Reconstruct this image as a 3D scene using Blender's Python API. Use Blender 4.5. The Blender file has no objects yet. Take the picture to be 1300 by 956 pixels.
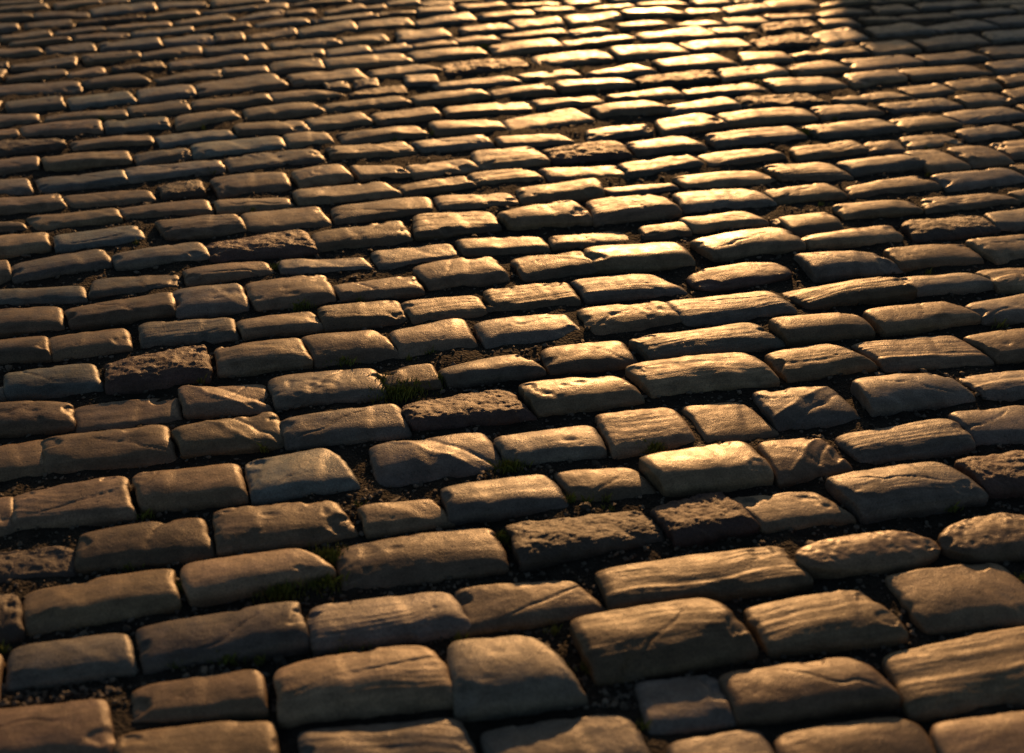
import bpy, math, random
import numpy as np
from mathutils import Matrix, Vector

sc = bpy.context.scene
COL = sc.collection
RNG = random.Random(7)
R = math.radians

# ------------------------------------------------------------------ camera
F_PX, PITCH, CAM_H = 1400.0, R(33.7), 1.20
PW, PH = 1300.0, 956.0

cam_d = bpy.data.cameras.new('camera')
cam = bpy.data.objects.new('camera', cam_d)
COL.objects.link(cam)
cam.location = (0, 0, CAM_H)
cam.rotation_euler = (math.pi / 2 - PITCH, 0, 0)
cam_d.sensor_width = 36
cam_d.lens = 36 * F_PX / PW
cam_d.clip_end = 400
cam_d.clip_start = 0.05
cam_d.dof.use_dof = True
cam_d.dof.focus_distance = 2.2
cam_d.dof.aperture_fstop = 2.6
sc.camera = cam


def ground(px, py, z=0.0):
    """Where the street lies under a point of the photograph (metres)."""
    x = (px - PW / 2) / F_PX
    y = -(py - PH / 2) / F_PX
    dy = y * math.sin(PITCH) + math.cos(PITCH)
    dz = y * math.cos(PITCH) - math.sin(PITCH)
    s = (z - CAM_H) / dz
    return np.array([x * s, dy * s])


def to_photo(X, Y, Z):
    """inverse of ground(): only used to write where a stone is in its label and to pick the largest ones"""
    Zr = Z - CAM_H
    depth = Y * math.cos(PITCH) - Zr * math.sin(PITCH)
    up = Y * math.sin(PITCH) + Zr * math.cos(PITCH)
    return PW / 2 + F_PX * X / depth, PH / 2 - F_PX * up / depth


# ------------------------------------------------------------------ noise
def _hash(ix, iy, seed):
    n = (ix.astype(np.int64) * 374761393 + iy.astype(np.int64) * 668265263 + int(seed) * 974634777) & 0xffffffff
    n = ((n ^ (n >> 13)) * 1274126177) & 0xffffffff
    n = n ^ (n >> 16)
    return (n & 0xffff) / 32767.5 - 1.0


def vnoise(x, y, seed=0):
    ix = np.floor(x); iy = np.floor(y)
    fx = x - ix; fy = y - iy
    fx = fx * fx * fx * (fx * (fx * 6 - 15) + 10); fy = fy * fy * fy * (fy * (fy * 6 - 15) + 10)
    a = _hash(ix, iy, seed); b = _hash(ix + 1, iy, seed)
    c = _hash(ix, iy + 1, seed); d = _hash(ix + 1, iy + 1, seed)
    return (a * (1 - fx) + b * fx) * (1 - fy) + (c * (1 - fx) + d * fx) * fy


def fbm(x, y, seed=0, octs=4, gain=0.5):
    v = 0; amp = 1.0
    for o in range(octs):
        v = v + amp * vnoise(x * 2.03 ** o + 17.3 * o, y * 2.03 ** o - 9.1 * o, seed + o)
        amp *= gain
    return v


def ss(e0, e1, v):
    t = np.clip((v - e0) / (e1 - e0), 0, 1)
    return t * t * (3 - 2 * t)


# ------------------------------------------------------------------ materials
def new_mat(name):
    m = bpy.data.materials.new(name)
    m.use_nodes = True
    nt = m.node_tree
    nt.nodes.clear()
    return m, nt


def N(nt, typ, **kw):
    n = nt.nodes.new(typ)
    for k, v in kw.items():
        if k in n.inputs.keys() if hasattr(n.inputs, 'keys') else False:
            n.inputs[k].default_value = v
        else:
            setattr(n, k, v)
    return n


def stone_material(name, source, rough=0.44, bump=0.5, grain=1.0, coarse=0.0, streak=0.35):
    """Worn natural stone: mottled colour, mineral flecks, fine grain; colour from the object or from a mesh attribute."""
    m, nt = new_mat(name)
    L = nt.links.new
    out = N(nt, 'ShaderNodeOutputMaterial')
    b = N(nt, 'ShaderNodeBsdfPrincipled')
    L(b.outputs[0], out.inputs[0])
    tc = N(nt, 'ShaderNodeTexCoord')
    oi = N(nt, 'ShaderNodeObjectInfo')
    # offset the pattern of each stone by its own random number
    sc3 = N(nt, 'ShaderNodeVectorMath', operation='SCALE'); sc3.inputs[0].default_value = (13.1, 7.7, 3.3)
    L(oi.outputs['Random'], sc3.inputs['Scale'])
    add = N(nt, 'ShaderNodeVectorMath', operation='ADD')
    L(tc.outputs['Object'], add.inputs[0]); L(sc3.outputs[0], add.inputs[1])
    P = add.outputs[0]

    def noise(scale, detail=4.0, rough_=0.55, vec=None, dist=0.0):
        n = N(nt, 'ShaderNodeTexNoise')
        n.inputs['Scale'].default_value = scale
        n.inputs['Detail'].default_value = detail
        n.inputs['Roughness'].default_value = rough_
        n.inputs['Distortion'].default_value = dist
        L(vec or P, n.inputs['Vector'])
        return n.outputs['Fac']

    def ramp(fac, a, bb, lo=0.0, hi=1.0):
        r = N(nt, 'ShaderNodeMapRange')
        r.inputs['From Min'].default_value = a; r.inputs['From Max'].default_value = bb
        r.inputs['To Min'].default_value = lo; r.inputs['To Max'].default_value = hi
        L(fac, r.inputs['Value'])
        return r.outputs[0]

    def mul(c, fac):
        x = N(nt, 'ShaderNodeMix', data_type='RGBA', blend_type='MULTIPLY')
        x.inputs['Factor'].default_value = 1.0
        L(c, x.inputs['A']); L(fac, x.inputs['B'])
        return x.outputs['Result']

    if source == 'object':
        base = oi.outputs['Color']
    else:
        at = N(nt, 'ShaderNodeAttribute', attribute_name='tint')
        base = at.outputs['Color']
    mp = N(nt, 'ShaderNodeMapping'); mp.inputs['Scale'].default_value = (12.0, 95.0, 60.0)
    mp.inputs['Rotation'].default_value = (0, 0, 0.05)
    L(P, mp.inputs['Vector'])
    streaks = noise(1.0, 5.0, 0.6, mp.outputs[0], 0.3)
    blotch = noise(22.0, 5.0, 0.6, dist=0.5)
    fine = noise(420.0, 3.0, 0.6)
    c = mul(base, ramp(blotch, 0.3, 0.7, 0.65, 1.35))
    c = mul(c, ramp(streaks, 0.3, 0.7, 1.0 - streak * 0.6, 1.0 + streak * 0.5))
    c = mul(c, ramp(fine, 0.3, 0.7, 0.6, 1.4))
    # dark flecks and rusty stains
    vo = N(nt, 'ShaderNodeTexVoronoi'); vo.inputs['Scale'].default_value = 130.0
    L(P, vo.inputs['Vector'])
    fl = ramp(vo.outputs['Distance'], 0.05, 0.22, 0.45, 1.0)
    c = mul(c, fl)
    st = N(nt, 'ShaderNodeMix', data_type='RGBA', blend_type='MIX')
    st.inputs['B'].default_value = (0.115, 0.068, 0.04, 1)
    L(ramp(noise(9.0, 6.0, 0.65), 0.55, 0.75, 0.0, 0.45), st.inputs['Factor'])
    L(c, st.inputs['A'])
    L(st.outputs['Result'], b.inputs['Base Color'])
    L(ramp(noise(38.0, 4.0, 0.6), 0.3, 0.7, rough - 0.11, rough + 0.13), b.inputs['Roughness'])
    b.inputs['Specular IOR Level'].default_value = 0.36
    # relief: fine grain, streaks, coarse roughness
    hsum = None

    def addh(v, k):
        nonlocal hsum
        mm = N(nt, 'ShaderNodeMath', operation='MULTIPLY'); mm.inputs[1].default_value = k
        L(v, mm.inputs[0])
        if hsum is None:
            hsum = mm.outputs[0]
        else:
            a = N(nt, 'ShaderNodeMath', operation='ADD'); L(hsum, a.inputs[0]); L(mm.outputs[0], a.inputs[1]); hsum = a.outputs[0]
    addh(fine, 0.35 * grain)
    addh(noise(170.0, 5.0, 0.7), 0.9 * grain)
    addh(streaks, 1.6 * streak)
    addh(ramp(vo.outputs['Distance'], 0.0, 0.2, 0, 1), 0.35 * grain)
    if coarse:
        addh(noise(70.0, 6.0, 0.7), 4.0 * coarse)
    bp = N(nt, 'ShaderNodeBump'); bp.inputs['Strength'].default_value = bump
    bp.inputs['Distance'].default_value = 0.0022
    L(hsum, bp.inputs['Height']); L(bp.outputs[0], b.inputs['Normal'])
    return m


M_SMOOTH = stone_material('worn_stone', 'object', rough=0.43, bump=0.45, streak=0.25)
M_POLISH = stone_material('polished_stone', 'object', rough=0.38, bump=0.35, streak=0.25)
M_GROOVE = stone_material('grooved_stone', 'object', rough=0.45, bump=0.5, streak=0.45)
M_ROUGH = stone_material('rough_stone', 'object', rough=0.5, bump=0.8, coarse=0.35, streak=0.3)
M_FIELD = stone_material('field_stone', 'attribute', rough=0.44, bump=0.45, streak=0.3)
M_GRAVEL = stone_material('gravel_stone', 'attribute', rough=0.65, bump=0.6, streak=0.2)


def soil_material():
    m, nt = new_mat('joint_soil'); L = nt.links.new
    out = N(nt, 'ShaderNodeOutputMaterial'); b = N(nt, 'ShaderNodeBsdfPrincipled'); L(b.outputs[0], out.inputs[0])
    tc = N(nt, 'ShaderNodeTexCoord')
    n1 = N(nt, 'ShaderNodeTexNoise'); n1.inputs['Scale'].default_value = 35; n1.inputs['Detail'].default_value = 8
    n2 = N(nt, 'ShaderNodeTexNoise'); n2.inputs['Scale'].default_value = 260; n2.inputs['Detail'].default_value = 5
    n3 = N(nt, 'ShaderNodeTexVoronoi'); n3.inputs['Scale'].default_value = 170
    for n in (n1, n2, n3): L(tc.outputs['Object'], n.inputs['Vector'])
    r = N(nt, 'ShaderNodeValToRGB')
    r.color_ramp.elements[0].position = 0.3; r.color_ramp.elements[0].color = (0.016, 0.014, 0.012, 1)
    r.color_ramp.elements[1].position = 0.75; r.color_ramp.elements[1].color = (0.042, 0.036, 0.030, 1)
    mx = N(nt, 'ShaderNodeMath', operation='ADD'); L(n1.outputs['Fac'], mx.inputs[0])
    mm = N(nt, 'ShaderNodeMath', operation='MULTIPLY_ADD'); mm.inputs[1].default_value = 0.5; mm.inputs[2].default_value = -0.25
    L(n2.outputs['Fac'], mm.inputs[0]); L(mm.outputs[0], mx.inputs[1])
    L(mx.outputs[0], r.inputs[0]); L(r.outputs[0], b.inputs['Base Color'])
    b.inputs['Roughness'].default_value = 0.9
    b.inputs['Specular IOR Level'].default_value = 0.25
    ad = N(nt, 'ShaderNodeMath', operation='ADD'); L(n2.outputs['Fac'], ad.inputs[0]); L(n3.outputs['Distance'], ad.inputs[1])
    bp = N(nt, 'ShaderNodeBump'); bp.inputs['Strength'].default_value = 1.0; bp.inputs['Distance'].default_value = 0.006
    L(ad.outputs[0], bp.inputs['Height']); L(bp.outputs[0], b.inputs['Normal'])
    return m


def simple_material(name, col, rough=0.8, vary=0.3, scale=30, sub=0.0):
    m, nt = new_mat(name); L = nt.links.new
    out = N(nt, 'ShaderNodeOutputMaterial'); b = N(nt, 'ShaderNodeBsdfPrincipled'); L(b.outputs[0], out.inputs[0])
    tc = N(nt, 'ShaderNodeTexCoord')
    n = N(nt, 'ShaderNodeTexNoise'); n.inputs['Scale'].default_value = scale; n.inputs['Detail'].default_value = 6
    L(tc.outputs['Object'], n.inputs['Vector'])
    r = N(nt, 'ShaderNodeValToRGB')
    r.color_ramp.elements[0].position = 0.3
    r.color_ramp.elements[0].color = tuple(c * (1 - vary) for c in col) + (1,)
    r.color_ramp.elements[1].position = 0.7
    r.color_ramp.elements[1].color = tuple(c * (1 + vary) for c in col) + (1,)
    L(n.outputs['Fac'], r.inputs[0]); L(r.outputs[0], b.inputs['Base Color'])
    b.inputs['Roughness'].default_value = rough
    return m


# ------------------------------------------------------------------ the traced stones
DATA = """
@ 0 660 3.25
55 505 505 440 545 620 45 680 s|brown cobble with a short vertical nick at the bottom left corner
580 430 1200 335 1260 520 615 615 s|wide cobble with a small dark chip above its middle, lower left
115 265 690 180 718 360 125 450 s
560 668 1050 598 1085 785 555 830 s
-190 330 50 292 75 470 -200 530 r
@ 300 660 3.25
-215 170 250 105 385 225 -180 335 s
425 85 1040 10 1115 205 445 280 p|broad warm cobble with a cluster of dark pits, left of the moss
315 345 850 265 940 450 340 535 g
170 590 780 495 895 760 200 820 gh
@ 600 660 3.25
-60 265 400 228 530 365 -20 455 sl|cobble with its left third in slanting shadow, low in the middle
-90 500 240 472 450 740 -50 800 ph|bulging lit cobble with a small pit and a crack, low centre
510 190 1250 88 1385 265 575 360 g|longest flat grooved cobble with a shaded left end, low right
410 405 960 330 1150 560 520 665 gh|big golden cobble with a steep dark front, low right of centre
690 650 990 622 1055 830 745 870 sl
@ 900 660 3.25
150 350 600 265 800 480 260 550 g|cobble with deep dark wavy folds, lower right
60 620 570 560 765 750 130 830 sh
735 215 1180 145 1400 400 900 455 s
735 525 1330 420 1530 715 840 800 g|large grooved cobble in the bottom right corner
335 110 790 15 1010 155 420 250 tha|bright domed almond-shaped golden cobble in the lower right
@ 900 510 3.25
960 490 1300 425 1460 620 1000 655 sha
@ 0 510 3.25
190 145 665 75 710 230 210 290 s
725 105 1110 25 1170 170 770 215 k|cobble with a pale diagonal crease line, left of centre
60 365 500 290 540 480 75 520 g|cobble with a bluish shaded upper band near the left edge
565 290 960 245 1000 405 600 445 s
1025 230 1340 165 1470 350 1055 410 b|blue-grey cobble with faint slanting scratches, left of centre
345 530 820 455 865 630 340 690 s
900 440 1350 390 1465 545 915 625 p
-90 385 35 370 45 530 -90 560 s
-60 180 170 140 180 290 -60 320 sl
-100 600 290 575 290 700 -100 740 rl
@ 300 510 3.25
195 65 650 -10 705 130 220 185 s
555 165 1000 100 1095 265 600 345 k|cobble with a bright scooped ridge and a steep right facet
515 425 790 390 880 500 550 545 sl|small low cobble cut by a diagonal shadow, below the scooped cobble
860 350 1260 270 1365 430 890 490 s
@ 600 510 3.25
160 500 680 425 765 565 215 680 R|coarse blackish pitted cobble, lowest of the rough dark ones
95 130 480 85 530 215 165 255 p
515 35 810 8 915 165 590 210 g
880 0 1110 -25 1250 130 980 170 sl|cobble with its upper left corner in curved shadow, right of centre
345 265 640 250 745 375 435 410 s|small cobble with a shaded left shoulder, below the centre
695 230 1100 155 1225 330 800 375 th|bright cobble with glowing top band and shaded front, below centre
740 420 1010 365 1145 520 850 580 R|jagged purple-brown cobble with a sharp peak, right of the blackish pitted one
@ 900 510 3.25
100 375 430 355 575 480 240 525 pl
210 155 450 135 570 270 300 330 k|pale cobble with a bright V-shaped facet at its left end
485 305 930 240 1130 405 640 480 gh|big domed golden cobble with a tiny notch in its far edge
525 125 980 55 1080 190 640 245 g
1000 35 1310 0 1430 150 1100 170 s
1020 235 1290 200 1400 370 1150 375 R|rough reddish rubble cobble sunk in shade at the right edge
@ 0 350 3.25
-60 130 235 115 255 215 -60 240 s
280 125 690 65 712 155 305 205 s
708 50 980 20 1015 140 740 165 p|squarish finely pitted cobble in the left half
205 240 500 198 535 300 230 345 s
-60 255 180 240 195 345 -70 360 s
587 185 945 160 970 250 600 285 g
440 360 830 275 862 430 455 475 R|dark shaggy black-brown cobble in the left half
895 275 1220 243 1275 370 915 400 g|cobble with two bright parallel ribs left of centre
38 395 370 350 415 470 45 500 b
745 455 1080 415 1110 550 780 575 kl|cobble whose lit ridge bends down sharply at the right, left half
-90 460 3 450 8 510 -90 530 s
-60 520 280 510 295 625 -60 660 p|cobble with a long dark gouge across its top at the left edge
300 520 720 475 735 595 330 645 sl
@ 300 350 3.25
345 125 650 85 695 190 380 220 g
688 100 985 65 1030 150 740 190 g|cobble with ragged torn grooves at its left end, near centre
275 240 570 212 665 335 340 365 s
640 225 920 165 985 290 690 330 s
590 380 790 350 830 450 640 468 sl|small dull cobble above the mossy gap, left of centre
840 370 1150 315 1260 410 880 445 sh
145 400 560 360 605 490 180 540 p|lumpy cobble with scratches and a dark hollow, left of the moss
15 180 300 130 355 215 40 250 s
690 525 1100 440 1215 580 740 630 R|blackish flaky cobble right of the mossy gap, photo centre
@ 600 350 3.25
15 180 370 135 460 240 70 290 s
50 50 370 12 430 110 95 140 g
435 120 770 97 855 195 500 235 p
795 95 1220 48 1315 150 890 205 g
290 290 600 245 670 360 330 400 s|dusky cobble with a square shadow patch on its right half
650 255 1130 185 1270 285 740 345 g|long cobble with flowing dark grain lines, right of centre
630 360 1110 310 1250 440 745 495 gh|very long sturdy cobble just below the one with flowing grain
200 435 570 400 690 510 275 570 pth|bright cobble with a dark scar near its top edge, at centre
@ 900 350 3.25
190 465 490 445 620 590 290 625 k|cobble with a curved crack and shaded left half, right of centre
246 185 580 148 670 240 330 280 sh
640 140 980 97 1105 180 730 235 s
1060 110 1330 55 1420 170 1140 185 s
240 310 480 275 675 380 330 425 g|cobble with fine slanting parallel cuts, right half
590 265 1000 222 1150 350 740 385 g
1060 240 1330 190 1430 330 1200 345 p
590 430 930 390 1085 510 680 570 sh
1025 385 1320 365 1440 490 1150 505 g
@ 0 210 3.25
-80 55 100 45 125 110 -70 130 s
155 45 500 18 515 75 175 105 b
655 75 810 55 840 120 680 135 r|small blackish wrinkled stone wedged between cobbles, upper left
875 50 1160 22 1190 90 915 125 s
-60 140 230 115 265 175 -60 200 s
265 120 600 88 630 140 300 175 s
110 200 470 172 490 225 160 265 s
488 170 840 135 865 195 520 215 s
895 145 1180 122 1200 165 905 195 s
-60 235 75 225 100 265 -60 280 s
-60 290 180 268 198 345 -60 380 s
230 290 545 237 585 300 250 355 b|pale blue-grey cobble with a bright right tip, left half
645 228 960 203 1005 275 690 300 g
1000 190 1300 158 1355 240 1035 275 s|cobble with a diagonal crease and fine cracks, upper left half
475 365 810 305 860 380 490 420 s
865 315 1240 262 1300 355 880 388 R|purplish black jagged cobble in the upper left half
60 400 400 333 450 410 65 485 s
-60 400 20 395 40 470 -60 500 s
-60 510 325 485 345 550 -60 578 b|teal-grey cobble lying in shade at the left edge
390 460 720 428 725 495 380 540 sl
765 420 1080 382 1120 445 780 487 s
@ 300 210 3.25
180 385 510 362 550 420 195 445 sl
50 475 350 435 400 555 90 600 p|cobble with dark scars and a ragged right edge, left half
230 25 410 -5 470 60 270 85 p|small cobble with an oval hole in its top, upper left half
245 100 600 65 670 125 260 162 s
400 165 780 125 800 188 420 237 s
320 275 670 222 715 310 340 345 s
665 80 930 40 975 90 700 122 g
820 120 1110 100 1155 160 850 182 g
735 200 1040 177 1085 260 750 300 g
560 345 870 308 910 370 600 422 sl
910 300 1240 277 1285 345 945 367 s
730 410 1040 365 1110 465 800 505 s
400 485 720 448 765 525 440 552 s
960 30 1210 8 1255 60 1000 85 g
@ 600 210 3.25
185 90 500 62 530 135 210 155 ph
110 200 390 150 485 235 160 257 sh
475 150 740 130 845 205 510 242 gh|cobble with a glowing curved lip and dark front, upper centre
525 90 790 60 835 97 580 127 s
320 290 620 250 660 310 340 337 sl
690 250 860 228 890 285 720 302 sl
465 335 820 305 910 405 510 437 th|brightest glossy cobble near the centre with a shadowed front
160 370 430 338 500 440 220 467 k|cobble with a web of fine cracks, near the centre
415 465 720 433 870 520 480 557 g|cobble with many parallel dark grain lines, near the centre
825 45 1160 10 1245 60 880 97 s
830 110 1130 90 1235 165 870 187 p|cobble with three tiny pits along its front, upper right of centre
860 215 1110 190 1200 245 910 272 s
@ 900 210 3.25
-75 305 280 255 380 345 20 387 th|large gleaming cobble with a short crack line, right of centre
-95 430 270 380 360 460 -40 520 o|dark round-backed cobble with scratched top, right of centre
235 105 470 72 555 130 265 155 p
570 85 850 40 950 95 590 132 s|cobble with a curved bite out of its far edge, upper right
515 165 800 142 865 190 560 222 s
255 215 470 192 500 220 270 247 sl|thin sliver of a cobble catching light, upper right
370 300 740 235 780 305 420 337 th
360 360 650 345 780 425 440 462 sh
730 345 1050 312 1120 395 790 422 s
290 500 720 460 835 540 410 582 g|long cobble with a dark slot near its right end, right half
765 460 1060 440 1165 505 860 532 s
800 230 1110 192 1205 265 850 307 r|rough crumpled brown cobble in the upper right
890 130 1170 107 1270 150 900 192 p
915 45 1210 10 1300 60 990 107 s
1145 190 1320 165 1400 250 1190 255 s
1065 310 1320 278 1420 360 1190 397 p
1110 430 1330 405 1420 500 1200 517 g
1240 110 1350 90 1420 140 1280 142 s
@ 0 100 4.333
-60 205 195 192 212 240 -60 265 s
-60 275 75 265 100 320 -60 330 s
115 260 540 222 555 295 135 320 s
-60 345 340 325 355 375 -60 430 r|rough dark layered cobble at the left edge, upper left
-60 440 195 420 207 490 -60 527 s
245 425 690 380 712 460 265 500 p
245 200 680 165 692 210 270 242 s
40 130 325 92 347 160 60 192 s
-60 40 410 5 440 70 -60 100 s
375 100 690 65 735 130 400 166 b|blue-grey cobble with a shiny rounded right end, upper left
760 60 1040 25 1068 90 780 127 s
710 155 1000 110 1040 175 730 207 s
585 230 900 208 925 270 600 297 b
395 340 810 300 825 355 420 392 s
740 410 1010 378 1045 430 770 472 s
850 310 1240 265 1285 318 890 375 b|pale cobble partly tucked behind a bluish one, upper left
690 490 1190 448 1220 505 705 572 p
970 205 1260 170 1310 215 985 275 s
@ 250 100 4.333
-30 360 440 310 485 385 0 432 b|long pale bluish cobble with a bright right nose, upper left
-20 120 370 85 405 130 0 172 s
-15 450 100 448 135 495 0 530 s
390 75 640 60 805 100 430 132 s
265 165 600 123 690 185 290 227 s
220 250 560 220 615 295 235 307 s
485 310 690 290 740 355 520 380 s
155 430 620 375 690 450 200 507 p|cobble with one round hole in its middle, upper left of centre
850 480 1080 470 1165 530 900 552 sl
720 380 1120 332 1205 405 745 442 g
765 290 1190 250 1260 310 810 357 s
600 215 890 180 950 245 640 287 s
690 140 1100 95 1170 140 720 182 s
830 75 1130 30 1150 80 850 107 rl|sunken rough dark cobble with an oval top, upper left of centre
@ 500 100 4.333
-125 190 210 148 245 215 -80 252 g
90 100 450 57 508 105 130 142 sh
280 165 720 112 780 170 300 217 s
200 240 560 222 608 280 235 307 s
110 345 480 303 530 365 160 402 p
70 470 370 430 455 500 120 542 p
425 395 750 368 845 465 480 502 g
600 220 980 162 1085 235 650 292 s|dusky brown cobble with a steep dark front, upper centre
570 320 880 298 985 355 600 372 s
820 385 1210 345 1290 430 870 462 R|rough crusty dark cobble in the upper centre
805 490 1205 460 1270 530 860 560 s
765 120 1080 83 1150 130 800 162 k|cobble crossed by a slanting dark shadow groove, upper centre
525 70 840 30 880 80 560 107 sh
@ 750 100 4.333
0 155 280 128 425 180 50 217 sh
-20 280 290 242 330 295 -10 347 p|speckled grey cobble just above the rough crusty one, upper centre
90 100 430 45 505 98 120 127 s
495 60 870 15 960 70 530 97 p
410 150 720 97 805 160 450 192 s
355 225 600 190 740 265 400 307 s
200 350 500 315 620 385 250 417 s
160 460 510 415 610 475 210 532 s
690 200 1130 148 1230 220 760 262 sh|wide dull olive cobble with a dark rounded front, upper right
640 310 1080 255 1180 320 690 372 g
580 410 960 375 1060 430 650 482 s
790 100 1180 80 1290 135 840 157 R|low crumbly glinting rubble cobble, upper right
@ 1000 100 4.333
125 155 350 140 515 190 190 222 s
75 260 460 220 620 290 190 332 s|long smooth cobble with a tuft of moss at its left, upper right
20 380 340 335 435 400 60 442 g
-130 475 190 447 340 545 -30 560 g|cobble with slanting bright stripes at its left end, upper right
270 460 610 420 770 485 360 527 sh
640 405 810 395 980 495 790 512 s
425 345 600 335 640 400 450 407 r|small crumbly dark stone between cobbles, upper right
620 315 850 300 950 355 680 387 s
230 110 560 60 665 105 300 142 s
495 140 850 100 945 155 580 192 p|cobble with a leaf-shaped dent at its left end, upper right
555 215 790 195 935 260 640 287 s
850 185 1180 155 1300 210 960 252 s
915 100 1100 75 1235 130 990 157 s
610 45 810 22 905 75 690 97 s
870 15 1080 0 1160 50 930 67 s
920 285 1150 250 1270 305 990 342 s
1115 350 1310 325 1400 430 1240 437 g
870 390 1040 368 1215 460 1010 487 s
1230 470 1350 460 1420 520 1290 522 s
1240 260 1350 235 1420 280 1290 287 s
1180 65 1330 40 1420 100 1250 122 s
1270 150 1350 140 1400 180 1300 192 s
@ 0 0 4.333
-60 15 220 0 225 15 -60 37 s
-60 45 240 20 260 50 -60 72 s
300 20 540 -5 550 20 320 52 s
545 0 690 -10 705 12 560 24 s
495 50 830 10 855 55 520 92 s
870 15 1120 3 1135 30 890 52 s
1165 0 1400 -20 1420 10 1200 27 s
-60 80 165 70 180 100 -60 122 s
190 75 480 65 490 95 200 108 s
135 130 385 103 402 145 150 160 s
-60 140 85 130 98 165 -60 182 s
0 195 260 165 275 200 20 227 s
60 235 370 208 380 228 75 260 s
260 255 495 230 520 280 270 297 p
-60 275 205 260 222 295 -60 322 s
310 175 560 145 580 168 330 202 s
400 200 690 170 710 208 420 227 s
430 125 790 85 800 105 450 144 r
590 150 920 112 935 140 610 172 s
810 90 1070 55 1085 80 830 107 s
965 125 1230 70 1280 110 990 147 s
725 180 1050 145 1060 175 745 207 s
555 240 860 212 885 262 570 282 s
900 225 1140 185 1175 235 920 257 s
465 305 750 283 770 320 480 347 p
780 295 1085 250 1105 300 800 327 s
65 360 400 303 410 365 80 387 s
615 375 880 335 900 380 640 402 r
925 345 1330 305 1350 345 950 382 s
375 405 540 362 580 405 390 432 s
35 420 340 375 360 415 50 452 s
460 445 740 405 820 455 480 482 s
850 425 1195 375 1212 430 880 457 s
-60 350 30 345 40 380 -60 390 r
@ 250 0 4.333
5 455 400 405 490 480 20 527 s
145 380 370 358 385 400 160 420 s
40 270 350 235 380 280 60 302 s
100 185 235 168 260 225 110 242 r
-30 170 270 125 285 155 0 182 s
30 70 310 32 325 52 60 82 s
85 10 370 -10 385 10 100 42 s
330 30 490 15 500 50 345 57 s
500 25 820 -5 835 15 520 42 s
220 100 450 48 480 85 240 120 p
490 65 630 40 650 75 500 87 s
320 130 570 98 610 130 340 154 s
700 65 890 20 925 50 720 82 s
900 40 1020 20 1035 50 920 57 s
275 200 520 148 548 190 300 224 s
630 110 950 68 985 95 650 129 s
555 160 830 115 880 170 580 207 p
410 235 740 210 795 245 430 272 s
270 300 680 263 690 305 290 352 p
405 345 660 315 695 375 420 402 s
790 205 1010 180 1050 225 810 242 s
870 125 1150 95 1185 145 890 167 s
1000 70 1190 58 1200 75 1010 92 s
1045 10 1210 0 1225 30 1060 37 s
705 275 920 250 955 290 730 314 s
700 325 1110 290 1185 340 730 377 s
960 265 1130 230 1200 265 980 287 s
500 415 870 375 935 440 540 472 s
940 390 1210 353 1338 395 970 432 s
1230 10 1390 0 1400 32 1250 40 s
@ 500 0 4.333
20 175 270 160 310 210 30 237 s
100 245 310 218 345 250 120 267 s
75 285 450 250 515 300 120 332 s
260 350 690 315 735 375 300 412 R|sunken rough rubble-topped cobble in the upper centre
120 120 400 60 450 110 140 147 p
350 30 590 8 615 40 400 57 s
635 25 870 3 905 28 660 42 s
465 85 740 48 770 85 490 112 p
360 160 590 123 650 165 380 192 s
330 215 545 190 580 225 350 242 s
625 115 900 92 925 140 690 162 s
590 185 910 158 950 190 620 209 s
760 50 930 35 1000 65 790 77 s
525 250 860 212 930 265 560 302 s
755 310 1120 268 1205 325 790 367 s
675 410 960 370 1020 420 710 442 s
215 460 630 418 688 460 240 494 s
940 10 1100 -3 1130 8 960 20 s
930 90 1210 62 1252 100 980 144 s
955 170 1110 145 1205 178 985 197 s
150 10 450 -10 470 5 180 27 s
@ 750 0 4.333
-30 45 200 22 240 45 -10 62 p
-165 225 180 185 240 215 -130 264 s
-195 460 150 422 240 465 -160 507 s
-20 405 210 350 345 405 30 427 s
165 70 400 38 525 85 190 97 th|most dazzling sunlit cobble in the top row area
250 20 440 0 540 30 270 40 s
515 50 690 42 730 70 540 87 s
140 130 330 110 435 145 160 157 s
470 125 630 103 730 145 500 152 p
250 190 590 145 690 200 290 232 s
720 45 930 15 990 48 760 82 s
720 105 920 90 975 130 760 142 p
640 160 820 148 915 185 700 197 s
100 265 430 235 540 295 160 327 s
480 235 800 207 880 265 560 287 p
340 340 660 295 800 360 400 392 s
810 290 1040 285 1110 335 840 352 s
240 430 650 385 690 440 270 477 r
700 385 980 350 1080 400 730 442 p
940 140 1200 108 1250 145 960 182 r
880 225 1150 180 1240 240 940 277 R
940 10 1190 -10 1260 38 1000 52 s
950 90 1190 70 1225 95 990 117 s
540 10 740 -5 760 10 560 22 s
780 0 880 -5 890 12 800 20 s
@ 1000 0 4.333
-10 370 215 333 325 385 60 412 s
-140 440 220 418 325 475 -50 502 s
300 420 590 393 640 440 370 482 th
155 75 310 43 450 65 190 102 s
150 20 400 0 440 15 200 42 s
465 40 610 22 710 60 500 77 s
395 105 560 85 620 115 430 127 s
130 185 320 152 430 215 210 247 s
430 160 640 128 800 185 490 212 s
390 240 620 225 720 285 490 302 s
10 300 160 290 210 320 50 337 r
160 285 400 262 440 300 200 322 r
295 330 630 303 740 350 370 392 s
170 110 330 105 385 140 200 152 p
605 385 980 352 1130 400 690 437 s
700 310 960 280 1090 325 770 354 s
690 220 1000 185 1100 240 770 272 s
750 150 1000 105 1140 150 830 182 s
610 85 860 70 930 100 660 117 s
1075 105 1320 80 1400 130 1170 147 s
1065 180 1330 155 1400 200 1130 237 s
1050 265 1330 245 1400 300 1130 317 s
1085 350 1310 320 1400 370 1160 402 s
1150 425 1310 405 1400 450 1210 477 s
700 20 1000 0 1050 30 740 57 s
900 65 1180 40 1260 65 930 95 s
1060 10 1300 -10 1330 25 1100 40 s
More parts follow.
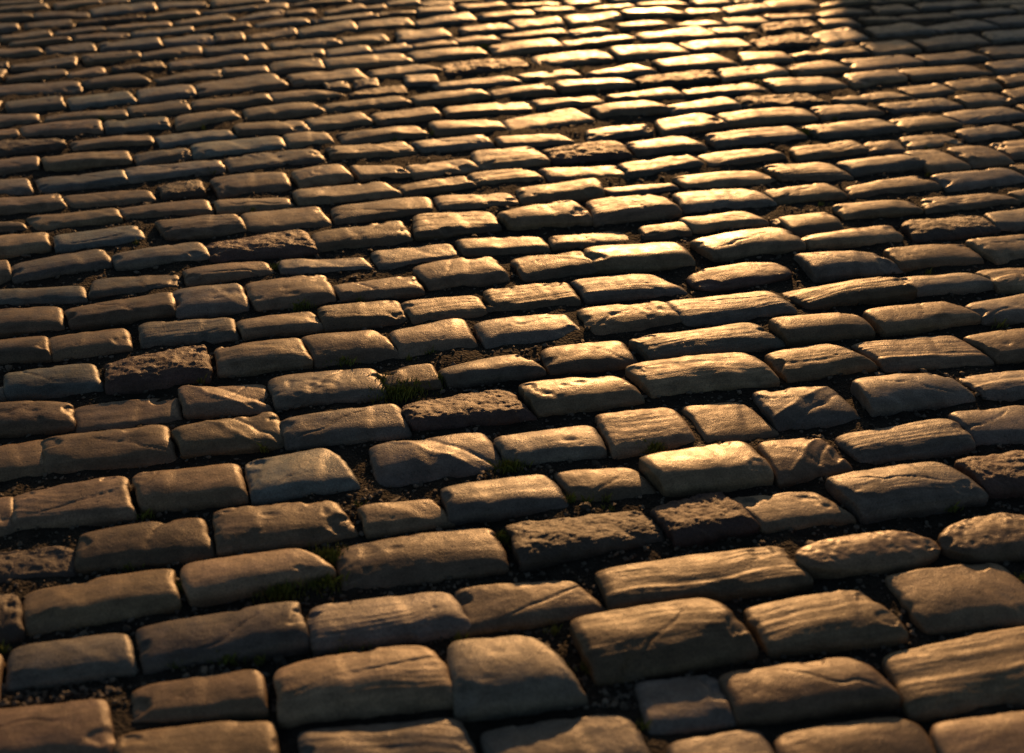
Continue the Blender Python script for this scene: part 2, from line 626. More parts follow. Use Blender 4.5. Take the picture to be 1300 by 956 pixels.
450 5 700 -12 720 8 480 22 s
@ 0 0 1
-70 905 125 882 140 965 -70 990 s
155 925 340 908 352 990 160 1010 s
385 922 575 902 610 990 400 1015 g
612 918 790 898 830 985 640 1008 s
848 938 960 920 1000 1005 880 1030 s
985 925 1150 900 1200 985 1020 1015 s
1185 915 1370 890 1420 985 1230 1005 s
"""
SUN_EL_DEG, SUN_AZ_DEG = 12.5, 6.5
SUN_E, SUN_COL = 5.0, (1.0, 0.505, 0.185)
SKY_E, EXPOSURE = 0.05, -0.05
SHADOW_WALL_PX = (1100, 20, 1240, 62)  # shadow limits that place and size the added, unseen wall

def parse():
    out = []; o = None
    for l in DATA.strip().splitlines():
        l = l.strip()
        if not l: continue
        if l[0] == '@':
            o = [float(v) for v in l[1:].split()]; continue
        a, _, lab = l.partition('|')
        t = a.split()
        q = np.array([float(v) for v in t[:8]]).reshape(4, 2) / o[2] + np.array(o[:2])
        out.append(dict(q=q, kind=t[8], lab=lab))
    return out


STONES = parse()
Z_FAR, Z_NEAR = 0.010, -0.008
for s in STONES:
    q = s['q']
    zf = -0.001 + 0.008 * min(1, max(0, (q[:, 1].mean() - 60) / 440))   # far courses are worn flatter
    far = [ground(q[i][0], q[i][1], zf) for i in (0, 1)]
    near = [ground(q[i][0], q[i][1], Z_NEAR) for i in (2, 3)]
    g = np.array([far[0], far[1], near[0], near[1]])      # far-left, far-right, near-right, near-left
    c = g.mean(0)
    ax = (g[1] + g[2] - g[0] - g[3]) / 2; ay = (g[0] + g[1] - g[2] - g[3]) / 2
    ax = ax / np.linalg.norm(ax); ay = ay / np.linalg.norm(ay)
    cyp = q[:, 1].mean()
    nearx = 0.0085 + 0.0045 * (1 - min(1, max(0, (cyp - 60) / 380)))
    sx = 0.0085
    g = g + np.array([-ax * sx + ay * .004, ax * sx + ay * .004, ax * sx - ay * nearx, -ax * sx - ay * nearx])
    ev = (g[1] + g[2] - g[0] - g[3]) / 2
    s['g'] = g; s['c'] = g.mean(0); s['ang'] = math.atan2(ev[1], ev[0])
    s['w'] = np.linalg.norm(ev); s['d'] = np.linalg.norm((g[0] + g[1] - g[2] - g[3]) / 2)
    x0, x1 = max(q[:, 0].min(), 0), min(q[:, 0].max(), PW)
    y0, y1 = max(q[:, 1].min(), 0), min(q[:, 1].max(), PH)
    s['area'] = max(x1 - x0, 0) * max(y1 - y0, 0)
    s['pw'] = q[:, 0].max() - q[:, 0].min()


def stone_heights(S, T, X, Y, r, k, seed, w, d, rnd, worn=1.0):
    """height of the worn top over the setting edge; S,T in -1..1 (T=+1 is the far side), X,Y in metres"""
    crown = rnd.uniform(0.0085, 0.0135) * min(1.15, max(0.7, d / 0.105))
    a = rnd.uniform(2.0, 3.0); b_ = rnd.uniform(2.6, 4.5)
    endf = rnd.uniform(0.15, 0.5)
    skew = rnd.uniform(-0.10, 0.30)                      # where the ridge lies
    if 'h' in k: crown *= 1.4; a = 2.2
    if 'l' in k: crown *= 0.65
    if 'g' in k: crown *= 0.95
    if 'o' in k: crown *= 1.1; endf = 0.8; b_ = 2.0
    crown *= worn; a += (1 - worn) * 2
    Tm = T + skew * (1 - T * T)
    z = crown * (1 - 0.93 * np.abs(Tm) ** a) * (1 - endf * np.abs(S) ** b_)
    edge = rnd.uniform(0.008, 0.013) * worn
    e0 = rnd.uniform(0.70, 0.80)
    z = z - 0.0045 * np.clip((r - 0.88) / 0.12, 0, 1) ** 2.0
    near0 = rnd.uniform(0.45, 0.72)                      # the side that wheels and feet have rolled off
    z = z - 0.45 * edge * np.clip((-T - near0) / (1 - near0), 0, 1) ** 1.8
    # broad unevenness, facets and hollows
    z = z + 0.0030 * vnoise(X * 9, Y * 11, seed) + 0.0010 * vnoise(X * 22, Y * 26, seed + 2)
    z = z + 0.00035 * fbm(X * 60, Y * 60, seed + 5, 3)
    ang = rnd.uniform(-0.35, 0.35) + rnd.choice([0, 0, 0.9])
    u = X * math.cos(ang) + Y * math.sin(ang)
    z = z - rnd.choice([0, 1, 1]) * 0.002 * ss(0.0, 0.02, u - rnd.uniform(-0.05, 0.05))
    # chips broken off the rim
    for _ in range(rnd.randint(1, 3)):
        th = rnd.uniform(0, 6.283)
        cx = math.cos(th) * 0.5 * w; cy = math.sin(th) * 0.5 * d
        rr = rnd.uniform(0.012, 0.026)
        dist = np.hypot(X - cx, (Y - cy) * 1.3) + 0.008 * vnoise(X * 60, Y * 60, seed + 9) + 0.003 * vnoise(X * 160, Y * 160, seed + 8)
        z = z - rnd.uniform(0.002, 0.005) * (1 - ss(rr * 0.55, rr, dist))
    # natural bedding: shallow steps running the long way
    ys = Y + 0.012 * vnoise(X * 9, Y * 9, seed + 11) + 0.10 * X * rnd.uniform(-1, 1)
    if 'g' in k:
        z = z + 0.0006 * fbm(X * 6, ys * 52, seed + 12, 3, 0.6) + 0.00035 * vnoise(X * 12, ys * 200, seed + 13)
        z = z - 0.0022 * ss(0.0, 0.009, ys - rnd.uniform(-0.3, 0.1) * d) * rnd.choice([0, 0, 1])
    elif 'R' not in k:
        z = z + 0.0003 * fbm(X * 9, ys * 70, seed + 12, 2)
    if 'p' in k:
        n = vnoise(X * 70, Y * 85, seed + 20) * 0.6 + vnoise(X * 22, Y * 26, seed + 21) * 0.7
        z = z - 0.0018 * ss(0.45, 0.95, n)
        cx = rnd.uniform(-0.2, 0.2) * w; cy = rnd.uniform(-0.15, 0.2) * d
        e = np.hypot((X - cx) / 0.013, (Y - cy) / 0.007) + 0.35 * vnoise(X * 130, Y * 130, seed + 22)
        z = z - 0.0022 * (1 - ss(0.2, 1.3, e))
    if 'k' in k:
        th = rnd.choice([-1, 1]) * rnd.uniform(0.7, 1.1)
        u = X * math.cos(th) + Y * math.sin(th) + 0.006 * vnoise(X * 30, Y * 30, seed + 30) - rnd.uniform(-0.01, 0.02)
        z = z - 0.006 * np.clip(u / 0.03, 0, 1) + 0.0015 * np.exp(-(u / 0.004) ** 2)
        z = z - 0.002 * np.exp(-((u - 0.03) / 0.003) ** 2)
    if 'a' in k: z = z + 0.0010 * fbm(X * 95, Y * 95, seed + 47, 2)
    if 'r' in k or 'R' in k:
        amp = 0.0014 if 'R' in k else 0.0011
        wx = X + 0.010 * vnoise(X * 20, Y * 20, seed + 38); wy = Y + 0.25 * X + 0.008 * vnoise(X * 24, Y * 24, seed + 39)
        z = z + amp * fbm(wx * 55, wy * 85, seed + 40, 3, 0.65) + 0.0016 * fbm(wx * 16, wy * 34, seed + 46, 2)
        z = z + 0.0006 * fbm(X * 170, Y * 200, seed + 44, 2, 0.7)
    else:
        # a few small hard pits on most stones
        if rnd.random() < 0.4:
            for _ in range(rnd.randint(1, 2)):
                cx = rnd.uniform(-0.35, 0.35) * w; cy = rnd.uniform(-0.3, 0.3) * d; rr = rnd.uniform(0.0015, 0.0035)
                e = np.hypot((X - cx) / (rr * rnd.uniform(1, 2.2)), (Y - cy) / rr)
                z = z - rr * 0.4 * (1 - ss(0.3, 1.2, e))
        if rnd.random() < 0.35:                              # a hairline crack
            th = rnd.uniform(-1.2, 1.2)
            u = X * math.sin(th) + Y * math.cos(th) + 0.008 * vnoise(X * 25, Y * 25, seed + 50) - rnd.uniform(-0.2, 0.2) * d
            v = X * math.cos(th) - Y * math.sin(th)
            z = z - 0.0022 * np.exp(-(u / 0.0014) ** 2) * (1 - ss(0.25, 0.4, np.abs(v / w + rnd.uniform(-0.2, 0.2))))
    return z


def stone_mesh_data(g, k, seed, nx, ny, rnd, worn=1.0):
    """g: 4 ground corners relative to the stone's own frame. Returns verts, faces."""
    w = np.linalg.norm((g[1] + g[2] - g[0] - g[3]) / 2); d = np.linalg.norm((g[0] + g[1] - g[2] - g[3]) / 2)
    s = np.linspace(-1, 1, nx); t = np.linspace(-1, 1, ny)
    s = np.sign(s) * np.abs(s) ** 0.82; t = np.sign(t) * np.abs(t) ** 0.82   # closer loops at the rim
    T, S = np.meshgrid(t, s, indexing='ij')
    r = np.maximum(np.abs(S), np.abs(T))
    n = rnd.uniform(5.5, 10)
    if 'o' in k: n = 2.7
    if 'a' in k: n = 2.3
    if 'h' in k and 'a' not in k: n = rnd.uniform(4.5, 7.0)
    nn = n + (rnd.uniform(9, 16) if 'a' not in k and 'o' not in k else 0) * ss(0.25, -0.6, T)   # near corners stay square
    pn = (np.abs(S) ** nn + np.abs(T) ** nn) ** (1 / nn)
    f = np.where(pn > 1e-6, r / np.maximum(pn, 1e-6), 1.0)
    Sx, Tx = S * f, T * f
    amp = 0.08 if ('r' in k or 'R' in k) else 0.04
    ang = np.arctan2(Tx * d, Sx * w)
    ca, sa = np.cos(ang), np.sin(ang)
    wob = 1 + amp * (0.7 * fbm(ca * 1.6 + 5, sa * 1.6 + 5, seed + 60, 2) + 0.45 * vnoise(ca * 7, sa * 7, seed + 61)) * r ** 3

    def place(Sx, Tx):
        u = (Sx + 1) / 2; v = (Tx + 1) / 2
        X = (g[3][0] * (1 - u) + g[2][0] * u) * (1 - v) + (g[0][0] * (1 - u) + g[1][0] * u) * v
        Y = (g[3][1] * (1 - u) + g[2][1] * u) * (1 - v) + (g[0][1] * (1 - u) + g[1][1] * u) * v
        return X, Y
    X, Y = place(Sx * wob, Tx * wob)
    Z = stone_heights(Sx, Tx, X, Y, r, k, seed, w, d, rnd, worn)
    lift = rnd.gauss(0, 0.0025 * worn)
    if 'h' in k: lift += 0.004
    if 'l' in k: lift -= 0.0018
    tilt = (rnd.gauss(0, 0.026 * worn), rnd.gauss(0, 0.028 * worn))
    Z = Z + lift + tilt[0] * X + tilt[1] * Y
    verts = np.stack([X, Y, Z], -1).reshape(-1, 3)
    idx = np.arange(nx * ny).reshape(ny, nx)
    quads = np.stack([idx[:-1, :-1], idx[:-1, 1:], idx[1:, 1:], idx[1:, :-1]], -1).reshape(-1, 4)
    loop = np.concatenate([idx[0, :-1], idx[:-1, -1], idx[-1, :0:-1], idx[:0:-1, 0]])
    rim = verts[loop]
    allv = [verts]; faces = [quads]; prev = loop; off = len(verts)
    c = rim[:, :2].mean(0)
    for j, (dz, k_) in enumerate(((0.0025, 1.004), (0.010, 1.008), (0.022, 0.995), (0.050, 0.95))):
        ring = rim.copy()
        ring[:, :2] = c + (rim[:, :2] - c) * k_
        ring[:, 2] = rim[:, 2] * (1 - j / 3 if j < 3 else 0) - dz + 0.0012 * vnoise(ring[:, 0] * 60, ring[:, 1] * 60 + j * 9, seed + 70)
        cur = np.arange(off, off + len(ring)); off += len(ring)
        allv.append(ring)
        faces.append(np.stack([np.roll(prev, -1), prev, cur, np.roll(cur, -1)], -1))
        prev = cur
    return np.concatenate(allv), np.concatenate(faces)


def make_mesh(name, verts, faces, mat, smooth=True, tint=None):
    me = bpy.data.meshes.new(name)
    faces = np.asarray(faces, dtype=np.int32)
    k = faces.shape[1]
    me.vertices.add(len(verts)); me.vertices.foreach_set('co', np.asarray(verts, dtype=np.float32).ravel())
    me.loops.add(faces.size); me.loops.foreach_set('vertex_index', faces.ravel())
    me.polygons.add(len(faces))
    me.polygons.foreach_set('loop_start', np.arange(0, faces.size, k, dtype=np.int32))
    me.polygons.foreach_set('loop_total', np.full(len(faces), k, dtype=np.int32))
    me.polygons.foreach_set('use_smooth', np.full(len(faces), smooth))
    me.update(calc_edges=True)
    me.validate()
    if tint is not None:
        at = me.attributes.new('tint', 'FLOAT_COLOR', 'POINT')
        at.data.foreach_set('color', np.asarray(tint, dtype=np.float32).ravel())
    me.materials.append(mat)
    return me


TONES = {
    'brown': (0.150, 0.114, 0.083), 'tan': (0.195, 0.150, 0.104), 'grey': (0.135, 0.124, 0.114),
    'blue': (0.125, 0.142, 0.146), 'dark': (0.062, 0.052, 0.048), 'purple': (0.085, 0.056, 0.054),
}


def tone_of(k, rnd):
    if 'b' in k: n = 'blue'
    elif 'R' in k: n = rnd.choice(['dark', 'purple'])
    elif 'r' in k: n = 'dark'
    elif 'o' in k: n = 'purple'
    elif 't' in k: n = 'tan'
    else: n = rnd.choices(['brown', 'tan', 'grey'], [4, 3, 4])[0]
    c = TONES[n]; v = rnd.uniform(0.65, 1.3)
    return n, (c[0] * v * rnd.uniform(0.96, 1.04), c[1] * v, c[2] * v * rnd.uniform(0.94, 1.06), 1)


def rot2(v, a):
    c, s = math.cos(a), math.sin(a)
    return np.stack([v[..., 0] * c - v[..., 1] * s, v[..., 0] * s + v[..., 1] * c], -1)


order = sorted(range(len(STONES)), key=lambda i: -STONES[i]['area'])
INDIV = set(order[:300])
for i, s in enumerate(STONES):
    rnd = random.Random(1000 + i)
    s['tone'], s['col'] = tone_of(s['kind'], rnd)

# --- words for the labels
W_ALL = sorted(s['pw'] for s in STONES)
DESC_SURF = [('R', 'rough crusty'), ('r', 'rough wrinkled'), ('o', 'round-backed'), ('k', 'creased'), ('g', 'grooved'), ('p', 'pitted'), ('b', 'smooth')]
TONE_WORD = {'brown': 'brown', 'tan': 'tan', 'grey': 'brown-grey', 'blue': 'blue-grey', 'dark': 'blackish', 'purple': 'dark purple-brown'}


def look(s):
    k = s['kind']
    surf = 'smooth'
    for a, b in DESC_SURF:
        if a in k: surf = b; break
    wd = s['w']
    size = 'short ' if wd < 0.135 else ('long ' if wd > 0.225 else '')
    lev = 'sunken ' if 'l' in k else ('domed ' if 'h' in k else '')
    return (lev or size) + surf, TONE_WORD[s['tone']]


centers = np.array([s['q'].mean(0) for s in STONES])


def auto_label(i):
    s = STONES[i]
    a, t = look(s)
    cx = (max(s['q'][:, 0].min(), 0) + min(s['q'][:, 0].max(), PW)) / 2
    cy = (max(s['q'][:, 1].min(), 0) + min(s['q'][:, 1].max(), PH)) / 2
    h = s['q'][:, 1].max() - s['q'][:, 1].min()
    best = None
    for j, o in enumerate(STONES):                       # the neighbour that helps most to find it
        if j == i: continue
        dx = (centers[j][0] - centers[i][0]) / s['pw']; dy = (centers[j][1] - centers[i][1]) / (h * 0.9)
        dist = math.hypot(dx, dy)
        if dist > 1.9: continue
        sc_ = dist + (0 if any(c in o['kind'] for c in 'Rrbk') else 1.2)
        if best is None or sc_ < best[0]: best = (sc_, j, dx, dy)
    rel = ''
    if best:
        _, j, dx, dy = best
        la, lt = look(STONES[j])
        if abs(dx) > abs(dy): word = 'right of' if dx < 0 else 'left of'
        else: word = 'below' if dy < 0 else 'above'
        la = la.split()[-1]
        rel = ' %s a %s %s one' % (word, la, lt)
    return '%s %s cobble%s, %d%% across, %d%% down' % (a, t, rel, round(cx / PW * 100), round(cy / PH * 100))


used_labels = {}
for i, s in enumerate(STONES):
    if i not in INDIV: continue
    lab = s['lab'] or auto_label(i)
    while lab in used_labels:
        lab = lab.replace(' cobble', ' worn cobble', 1)
    used_labels[lab] = i
    s['label'] = lab

# --- build them: one object each
field_v, field_f, field_t = [], [], []
foff = 0


def to_field(v, f, col):
    global foff
    field_v.append(v); field_f.append(f + foff); foff += len(v)
    field_t.append(np.tile(np.array(col), (len(v), 1)))


for i, s in enumerate(STONES):
    rnd = random.Random(5000 + i)
    k = s['kind']
    loc = rot2(s['g'] - s['c'], -s['ang'])
    res = min(1.0, max(0.25, s['pw'] / 190))
    nx = int(16 + 46 * res); ny = int(12 + 30 * res)
    if 'R' in k or 'g' in k: nx = int(nx * 1.3); ny = int(ny * 1.4)
    if i not in INDIV: nx, ny = 16, 12
    v, f = stone_mesh_data(loc, k, 37 * i + 11, nx, ny, rnd, 0.42 + 0.58 * min(1, max(0, s['q'][:, 1].mean() / 450)))
    if i in INDIV:
        mat = M_ROUGH if ('R' in k or 'r' in k) else (M_POLISH if 't' in k else (M_GROOVE if 'g' in k else M_SMOOTH))
        me = make_mesh('cobblestone', v, f, mat)
        o = bpy.data.objects.new('cobblestone', me)
        o.location = (s['c'][0], s['c'][1], 0); o.rotation_euler = (0, 0, s['ang'])
        o.color = s['col']
        o['label'] = s['label']; o['category'] = 'cobblestone'; o['group'] = 'cobblestones paving the street'
        COL.objects.link(o)
    else:
        v = v.copy(); v[:, :2] = rot2(v[:, :2], s['ang']) + s['c']
        to_field(v, f, s['col'])

# ------------------------------------------------------------------ the rest of the paving, laid in the same courses
QG = np.array([s['g'] for s in STONES])
QC = QG.mean(1)


def inside_any(pts, grow=0.0):
    """pts (n,2): is each point inside a traced stone's footprint?"""
    res = np.zeros(len(pts), bool)
    for a in range(len(QG)):
        g = QC[a] + (QG[a] - QC[a]) * (1 + grow)
        near = np.abs(pts - QC[a]).max(1) < 0.3
        if not near.any(): continue
        p = pts[near]; ins = np.ones(len(p), bool)
        for e in range(4):
            A, B = g[e], g[(e + 1) % 4]
            ins &= ((B[0] - A[0]) * (p[:, 1] - A[1]) - (B[1] - A[1]) * (p[:, 0] - A[0])) <= 0
        res[near] |= ins
    return res


STREET = R(13.5)
cands = []
row = 0
for v0 in np.arange(-5.0, 16.0, 0.122):
    u = -9.0 + RNG.uniform(0, 0.2)
    while u < 12:
        w = RNG.uniform(0.14, 0.225)
        cu = u + w / 2
        x, y = rot2(np.array([cu, v0 + 0.05]), STREET)
        if 0.25 < y < 14.5 and abs(x) < 1.7 + 0.5 * y:
            cands.append((cu, v0, w))
        u += w + RNG.uniform(0.012, 0.02)
    row += 1
test = []
for (cu, v0, w) in cands:
    P = [(cu + a * w / 2, v0 + b * 0.104) for a in (-1, -0.5, 0, 0.5, 1) for b in (0.0, 0.5, 1.0)]
    test.append(P)
test = rot2(np.array(test).reshape(-1, 2), STREET)
hit = inside_any(test, 0.04).reshape(len(cands), -1)
placed = [(cu, v0, w, 0.104) for (cu, v0, w), hh in zip(cands, hit) if not hh.any()]
PR = np.array([(c_ - w_ / 2, c_ + w_ / 2, v_, v_ + d_) for c_, v_, w_, d_ in placed])
# second pass: shorter closers where the traced courses meet the rest
lo = rot2(QC, -STREET).min(0) - 0.35; hi = rot2(QC, -STREET).max(0) + 0.35
for (w_, d_) in ((0.19, 0.104), (0.15, 0.10), (0.11, 0.095), (0.08, 0.085)):
    tries = []
    for v_ in np.arange(lo[1], hi[1], 0.024):
        for c_ in np.arange(lo[0], hi[0], 0.034):
            tries.append((c_ + RNG.uniform(-.01, .01), v_))
    tt = np.array(tries)
    wxy = rot2(tt + np.array([0, d_ / 2]), STREET)
    tt = tt[(wxy[:, 1] > 0.3) & (np.abs(wxy[:, 0]) < 1.7 + 0.5 * wxy[:, 1])]
    P = np.array([[(c_ + a * w_ / 2, v_ + b * d_) for a in (-1, -0.5, 0, 0.5, 1) for b in (0.0, 0.5, 1.0)] for c_, v_ in tt])
    ok = ~inside_any(rot2(P.reshape(-1, 2), STREET), 0.02).reshape(len(tt), -1).any(1)
    for c_, v_ in tt[ok]:
        g_ = 0.007
        if ((PR[:, 0] < c_ + w_ / 2 + g_) & (PR[:, 1] > c_ - w_ / 2 - g_) & (PR[:, 2] < v_ + d_ + g_) & (PR[:, 3] > v_ - g_)).any():
            continue
        placed.append((c_, v_, w_, d_))
        PR = np.vstack([PR, [c_ - w_ / 2, c_ + w_ / 2, v_, v_ + d_]])
for (cu, v0, w, dd) in placed:
    rnd = random.Random(int(cu * 1000) * 31 + int(v0 * 1000))
    d = dd * rnd.uniform(0.95, 1.03)
    jit = lambda a: rnd.uniform(-a, a)
    g = np.array([[cu - w / 2 + jit(.006), v0 + d + jit(.004)], [cu + w / 2 + jit(.006), v0 + d + jit(.004)],
                  [cu + w / 2 + jit(.006), v0 + jit(.004)], [cu - w / 2 + jit(.006), v0 + jit(.004)]])
    c = g.mean(0)
    kind = rnd.choices(['s', 'g', 'p', 'r', 'b', 'sh', 'sl'], [10, 3, 2, 1, 1, 2, 2])[0]
    wc = rot2(c, STREET)
    far = wc[1] > 5.2 or abs(wc[0]) > 2.5
    v, f = stone_mesh_data(g - c, kind, rnd.randint(0, 99999), 9 if far else 18, 7 if far else 12, rnd, 0.6 if wc[1] > 2.5 else 1.0)
    v = v.copy(); v[:, :2] = rot2(v[:, :2] + c, STREET)
    to_field(v, f, tone_of(kind, rnd)[1])
me = make_mesh('cobblestones', np.concatenate(field_v), np.concatenate(field_f), M_FIELD, tint=np.concatenate(field_t))
fo = bpy.data.objects.new('cobblestones', me); COL.objects.link(fo)
fo['label'] = 'the small far cobbles of the street running on to the distance'
fo['category'] = 'cobblestones'; fo['kind'] = 'stuff'

# ------------------------------------------------------------------ ground sheet: packed soil in the joints, one sheet to the distance
xs = np.concatenate([[-300, -120, -50, -20, -9, -5], np.arange(-3.2, 3.2, 0.016), [5, 9, 20, 50, 120, 300]])
ys = np.concatenate([[-100, -30, -8, -2], np.arange(0.6, 6.4, 0.016), [8, 12, 20, 50, 120, 300]])
GX, GY = np.meshgrid(xs, ys)
GZ = -0.0120 + 0.0035 * ss(1.4, 3.2, GY) + 0.005 * fbm(GX * 9, GY * 9, 901, 3) + 0.0035 * fbm(GX * 45, GY * 45, 905, 3)
idx = np.arange(GX.size).reshape(GX.shape)
quads = np.stack([idx[:-1, :-1], idx[:-1, 1:], idx[1:, 1:], idx[1:, :-1]], -1).reshape(-1, 4)
M_SOIL = soil_material()
me = make_mesh('ground', np.stack([GX, GY, GZ], -1).reshape(-1, 3), quads, M_SOIL)
go = bpy.data.objects.new('ground', me); COL.objects.link(go)
go['label'] = 'dark packed soil and grit filling the joints between the cobbles'
go['kind'] = 'structure'

# ------------------------------------------------------------------ grit and pebbles in the joints
ico = [(0, 0, 1)] + [(0.894 * math.cos(2 * math.pi * j / 5), 0.894 * math.sin(2 * math.pi * j / 5), 0.447) for j in range(5)] + \
      [(0.894 * math.cos(2 * math.pi * (j + .5) / 5), 0.894 * math.sin(2 * math.pi * (j + .5) / 5), -0.447) for j in range(5)] + [(0, 0, -1)]
icof = [(0, 1 + j, 1 + (j + 1) % 5) for j in range(5)] + [(1 + j, 6 + j, 1 + (j + 1) % 5) for j in range(5)] + \
       [(1 + (j + 1) % 5, 6 + j, 6 + (j + 1) % 5) for j in range(5)] + [(11, 6 + (j + 1) % 5, 6 + j) for j in range(5)]
ico = np.array(ico); icof = np.array(icof)
nr = np.random.default_rng(5)
NP = 120000
yy = 1.0 + 4.2 * nr.random(NP) ** 1.5
xx = (nr.random(NP) * 2 - 1) * (0.45 + 0.42 * yy)
pts = np.stack([xx, yy], -1)
keep = ~inside_any(pts, -0.03)
pts = pts[keep][:26000]
size = 0.0010 + 0.0042 * nr.random(len(pts)) ** 3.0
big = nr.random(len(pts)) < 0.012
size[big] = nr.uniform(0.005, 0.009, big.sum())
V = ico[None] * (1 + 0.28 * nr.standard_normal((len(pts), 12, 1))) * size[:, None, None] * np.stack([nr.uniform(.8, 1.5, len(pts)), nr.uniform(.7, 1.2, len(pts)), nr.uniform(.5, .9, len(pts))], -1)[:, None, :]
a = nr.random(len(pts)) * 6.28
ca, sa = np.cos(a)[:, None], np.sin(a)[:, None]
V = np.stack([V[..., 0] * ca - V[..., 1] * sa, V[..., 0] * sa + V[..., 1] * ca, V[..., 2]], -1)
V[..., 0] += pts[:, None, 0]; V[..., 1] += pts[:, None, 1]
gz = -0.0120 + 0.0035 * ss(1.4, 3.2, pts[:, 1]) + 0.005 * fbm(pts[:, 0] * 9, pts[:, 1] * 9, 901, 3) + 0.0035 * fbm(pts[:, 0] * 45, pts[:, 1] * 45, 905, 3)
V[..., 2] += (gz + size * 0.25)[:, None]
Fc = (icof[None] + (np.arange(len(pts)) * 12)[:, None, None]).reshape(-1, 3)
tint = np.ones((len(pts), 12, 4)); tint[..., :3] = (np.array([0.11, 0.095, 0.08])[None] * nr.uniform(0.35, 1.35, (len(pts), 1)))[:, None, :]
me = make_mesh('grit', V.reshape(-1, 3), Fc, M_GRAVEL, smooth=False, tint=tint.reshape(-1, 4))
gr = bpy.data.objects.new('grit', me); COL.objects.link(gr)
gr['label'] = 'fine grit and tiny pebbles lying in the joints between the cobbles'
gr['category'] = 'grit'; gr['kind'] = 'stuff'

# ------------------------------------------------------------------ moss and grass blades in a few joints
M_MOSS = simple_material('moss_green', (0.13, 0.16, 0.03), 0.6, 0.45, 180)
spots = [(505, 497, .035, 500), (515, 488, .025, 300), (418, 706, .022, 320), (357, 752, .022, 260), (412, 740, .02, 220), (441, 816, .022, 240),
         (223, 748, .014, 200), (648, 592, .02, 260), (634, 683, .012, 160), (831, 568, .015, 160), (722, 565, .01, 80), (723, 634, .008, 60),
         (1024, 168, .028, 320), (435, 457, .02, 200), (614, 60, .03, 260), (488, 483, .02, 200), (560, 480, .014, 120), (290, 835, .015, 160),
         (960, 106, .02, 90), (380, 388, .018, 160), (750, 845, .014, 70), (395, 452, .012, 90), (660, 690, .012, 60), (350, 340, .012, 60)]
for _ in range(150):                                  # thin growth scattered along the joints
    px, py = nr.uniform(0, 1300), nr.uniform(60, 950)
    if not inside_any(ground(px, py)[None], 0.02)[0]:
        spots.append((px, py, 0.008, 16))
mv, mf = [], []
for (px, py, rad, n) in spots:
    c = ground(px, py, -0.005)
    for _ in range(int(n * 1.5)):
        an = nr.random() * 6.28; rr = rad * abs(nr.normal()) * 0.62
        x = c[0] + rr * math.cos(an) * 1.5; y = c[1] + rr * math.sin(an) * 0.8
        h = nr.uniform(0.003, 0.012) * (1 if nr.random() < .9 else 1.7)
        la = nr.random() * 6.28; lean = h * nr.uniform(0.2, 0.9); wd = nr.uniform(0.0005, 0.0011)
        b0 = len(mv)
        px_, py_ = -math.sin(la) * wd, math.cos(la) * wd
        z0 = -0.013
        mv += [(x - px_, y - py_, z0), (x + px_, y + py_, z0),
               (x + px_ * .8 + math.cos(la) * lean * .45, y + py_ * .8 + math.sin(la) * lean * .45, z0 + h * .75 + .004),
               (x + math.cos(la) * lean, y + math.sin(la) * lean, z0 + h + .006)]
        mf.append((b0, b0 + 1, b0 + 2, b0 + 3))
me = make_mesh('moss', np.array(mv), np.array(mf), M_MOSS, smooth=False)
mo = bpy.data.objects.new('moss', me); COL.objects.link(mo)
mo['label'] = 'small tufts of green moss growing in a few joints between the cobbles'
mo['category'] = 'moss'; mo['kind'] = 'stuff'

# ------------------------------------------------------------------ unseen wall added beyond the frame to cast a shadow over the far right of the street
M_SHADOW_WALL = simple_material('shadow_wall_stone', (0.24, 0.19, 0.14), 0.85, 0.35, 6)


def block(bm_v, bm_f, x0, x1, y0, y1, z0, z1, j=0.0):
    b = len(bm_v)
    for z in (z0, z1):
        for (x, y) in ((x0, y0), (x1, y0), (x1, y1), (x0, y1)):
            bm_v.append((x + nr.normal() * j, y + nr.normal() * j, z + nr.normal() * j * .5))
    for f in ((3, 2, 1, 0), (4, 5, 6, 7), (0, 1, 5, 4), (1, 2, 6, 5), (2, 3, 7, 6), (3, 0, 4, 7)):
        bm_f.append([b + q for q in f])


T_ = 9.0
edge = ground(SHADOW_WALL_PX[0], SHADOW_WALL_PX[1]); top = ground(SHADOW_WALL_PX[2], SHADOW_WALL_PX[3])
wy = top[1] + T_
wx = edge[0] + (wy - edge[1]) * math.tan(R(SUN_AZ_DEG))
wh = (wy - top[1]) / math.cos(R(SUN_AZ_DEG)) * math.tan(R(SUN_EL_DEG))
vv, ff = [], []
zc = -0.1; course = 0
while zc < wh - 0.12:
    hh = 0.22
    x = wx + (0.12 if course % 2 else 0.0) + abs(nr.normal()) * 0.05
    while x < wx + 9:
        ww = nr.uniform(0.3, 0.5)
        block(vv, ff, x, x + ww - 0.004, wy, wy + 0.38, zc, min(zc + hh - 0.003, wh - 0.1), 0.004)
        x += ww
    zc += hh; course += 1
me = make_mesh('shadow_wall_blocks', np.array(vv), np.array(ff), M_SHADOW_WALL, smooth=False)
wall = bpy.data.objects.new('shadow_wall', me); COL.objects.link(wall)
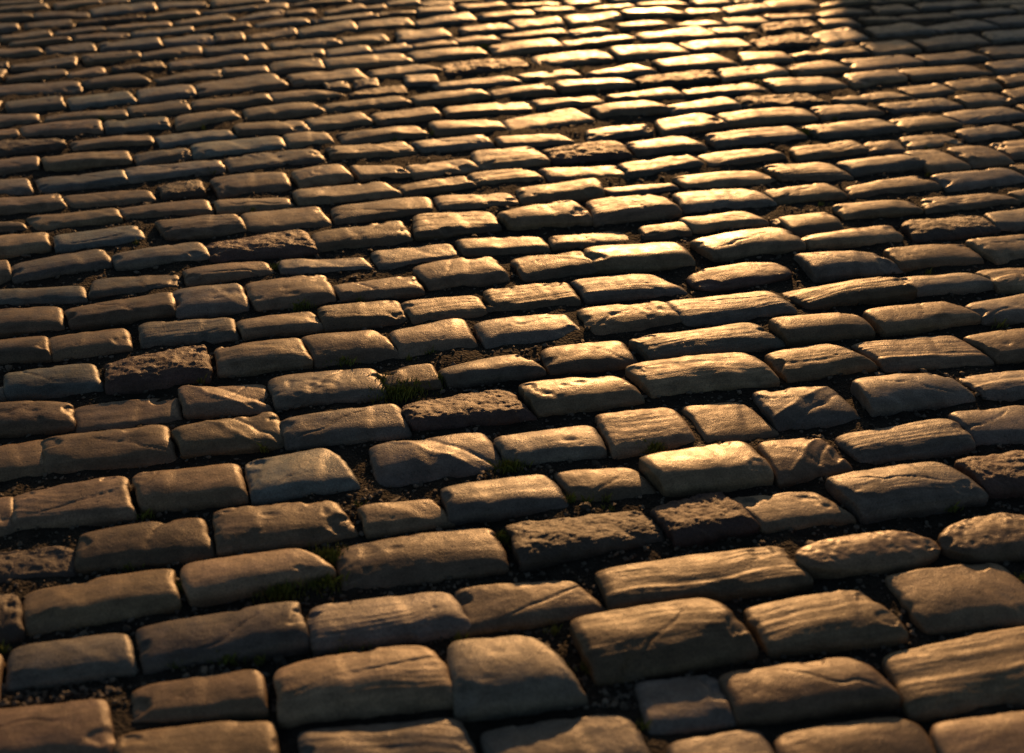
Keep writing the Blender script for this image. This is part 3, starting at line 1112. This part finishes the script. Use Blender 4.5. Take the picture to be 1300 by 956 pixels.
wall['label'] = 'squared stone wall added out of view to cast a shadow on the far right cobbles'; wall['category'] = 'wall'
vv, ff = [], []
x = wx - 0.05
while x < wx + 9:
    ww = nr.uniform(0.5, 0.8)
    block(vv, ff, x, x + ww - 0.006, wy - 0.05, wy + 0.43, wh - 0.098, wh + nr.uniform(-0.01, 0.02), 0.005)
    x += ww
me = make_mesh('shadow_wall_coping', np.array(vv), np.array(ff), M_SHADOW_WALL, smooth=False)  # top course of the wall added for its shadow
cop = bpy.data.objects.new('shadow_wall_coping', me); COL.objects.link(cop); cop.parent = wall

# ------------------------------------------------------------------ light
SUN_EL, SUN_AZ = R(SUN_EL_DEG), R(SUN_AZ_DEG)       # azimuth: degrees to the right of straight ahead (+Y)
sun_dir = Vector((math.sin(SUN_AZ) * math.cos(SUN_EL), math.cos(SUN_AZ) * math.cos(SUN_EL), math.sin(SUN_EL)))
ld = bpy.data.lights.new('sun', 'SUN')
ld.energy = SUN_E; ld.angle = R(0.5); ld.color = SUN_COL
lo = bpy.data.objects.new('sun', ld); COL.objects.link(lo)
lo.rotation_euler = sun_dir.to_track_quat('Z', 'Y').to_euler()

world = bpy.data.worlds.new('World'); sc.world = world; world.use_nodes = True
nt = world.node_tree; nt.nodes.clear()
wo = nt.nodes.new('ShaderNodeOutputWorld'); bg = nt.nodes.new('ShaderNodeBackground')
sky = nt.nodes.new('ShaderNodeTexSky'); sky.sky_type = 'NISHITA'; sky.sun_disc = False
sky.sun_elevation = SUN_EL; sky.sun_rotation = SUN_AZ
sky.air_density = 1.3; sky.dust_density = 1.5; sky.ozone_density = 1.0
nt.links.new(sky.outputs[0], bg.inputs[0]); nt.links.new(bg.outputs[0], wo.inputs[0])
bg.inputs[1].default_value = SKY_E

sc.view_settings.view_transform = 'Standard'
sc.view_settings.look = 'None'
sc.view_settings.exposure = EXPOSURE
sc.view_settings.gamma = 1
sc.render.resolution_x = 1024; sc.render.resolution_y = 753
sc.render.engine = 'CYCLES'
sc.cycles.max_bounces = 5
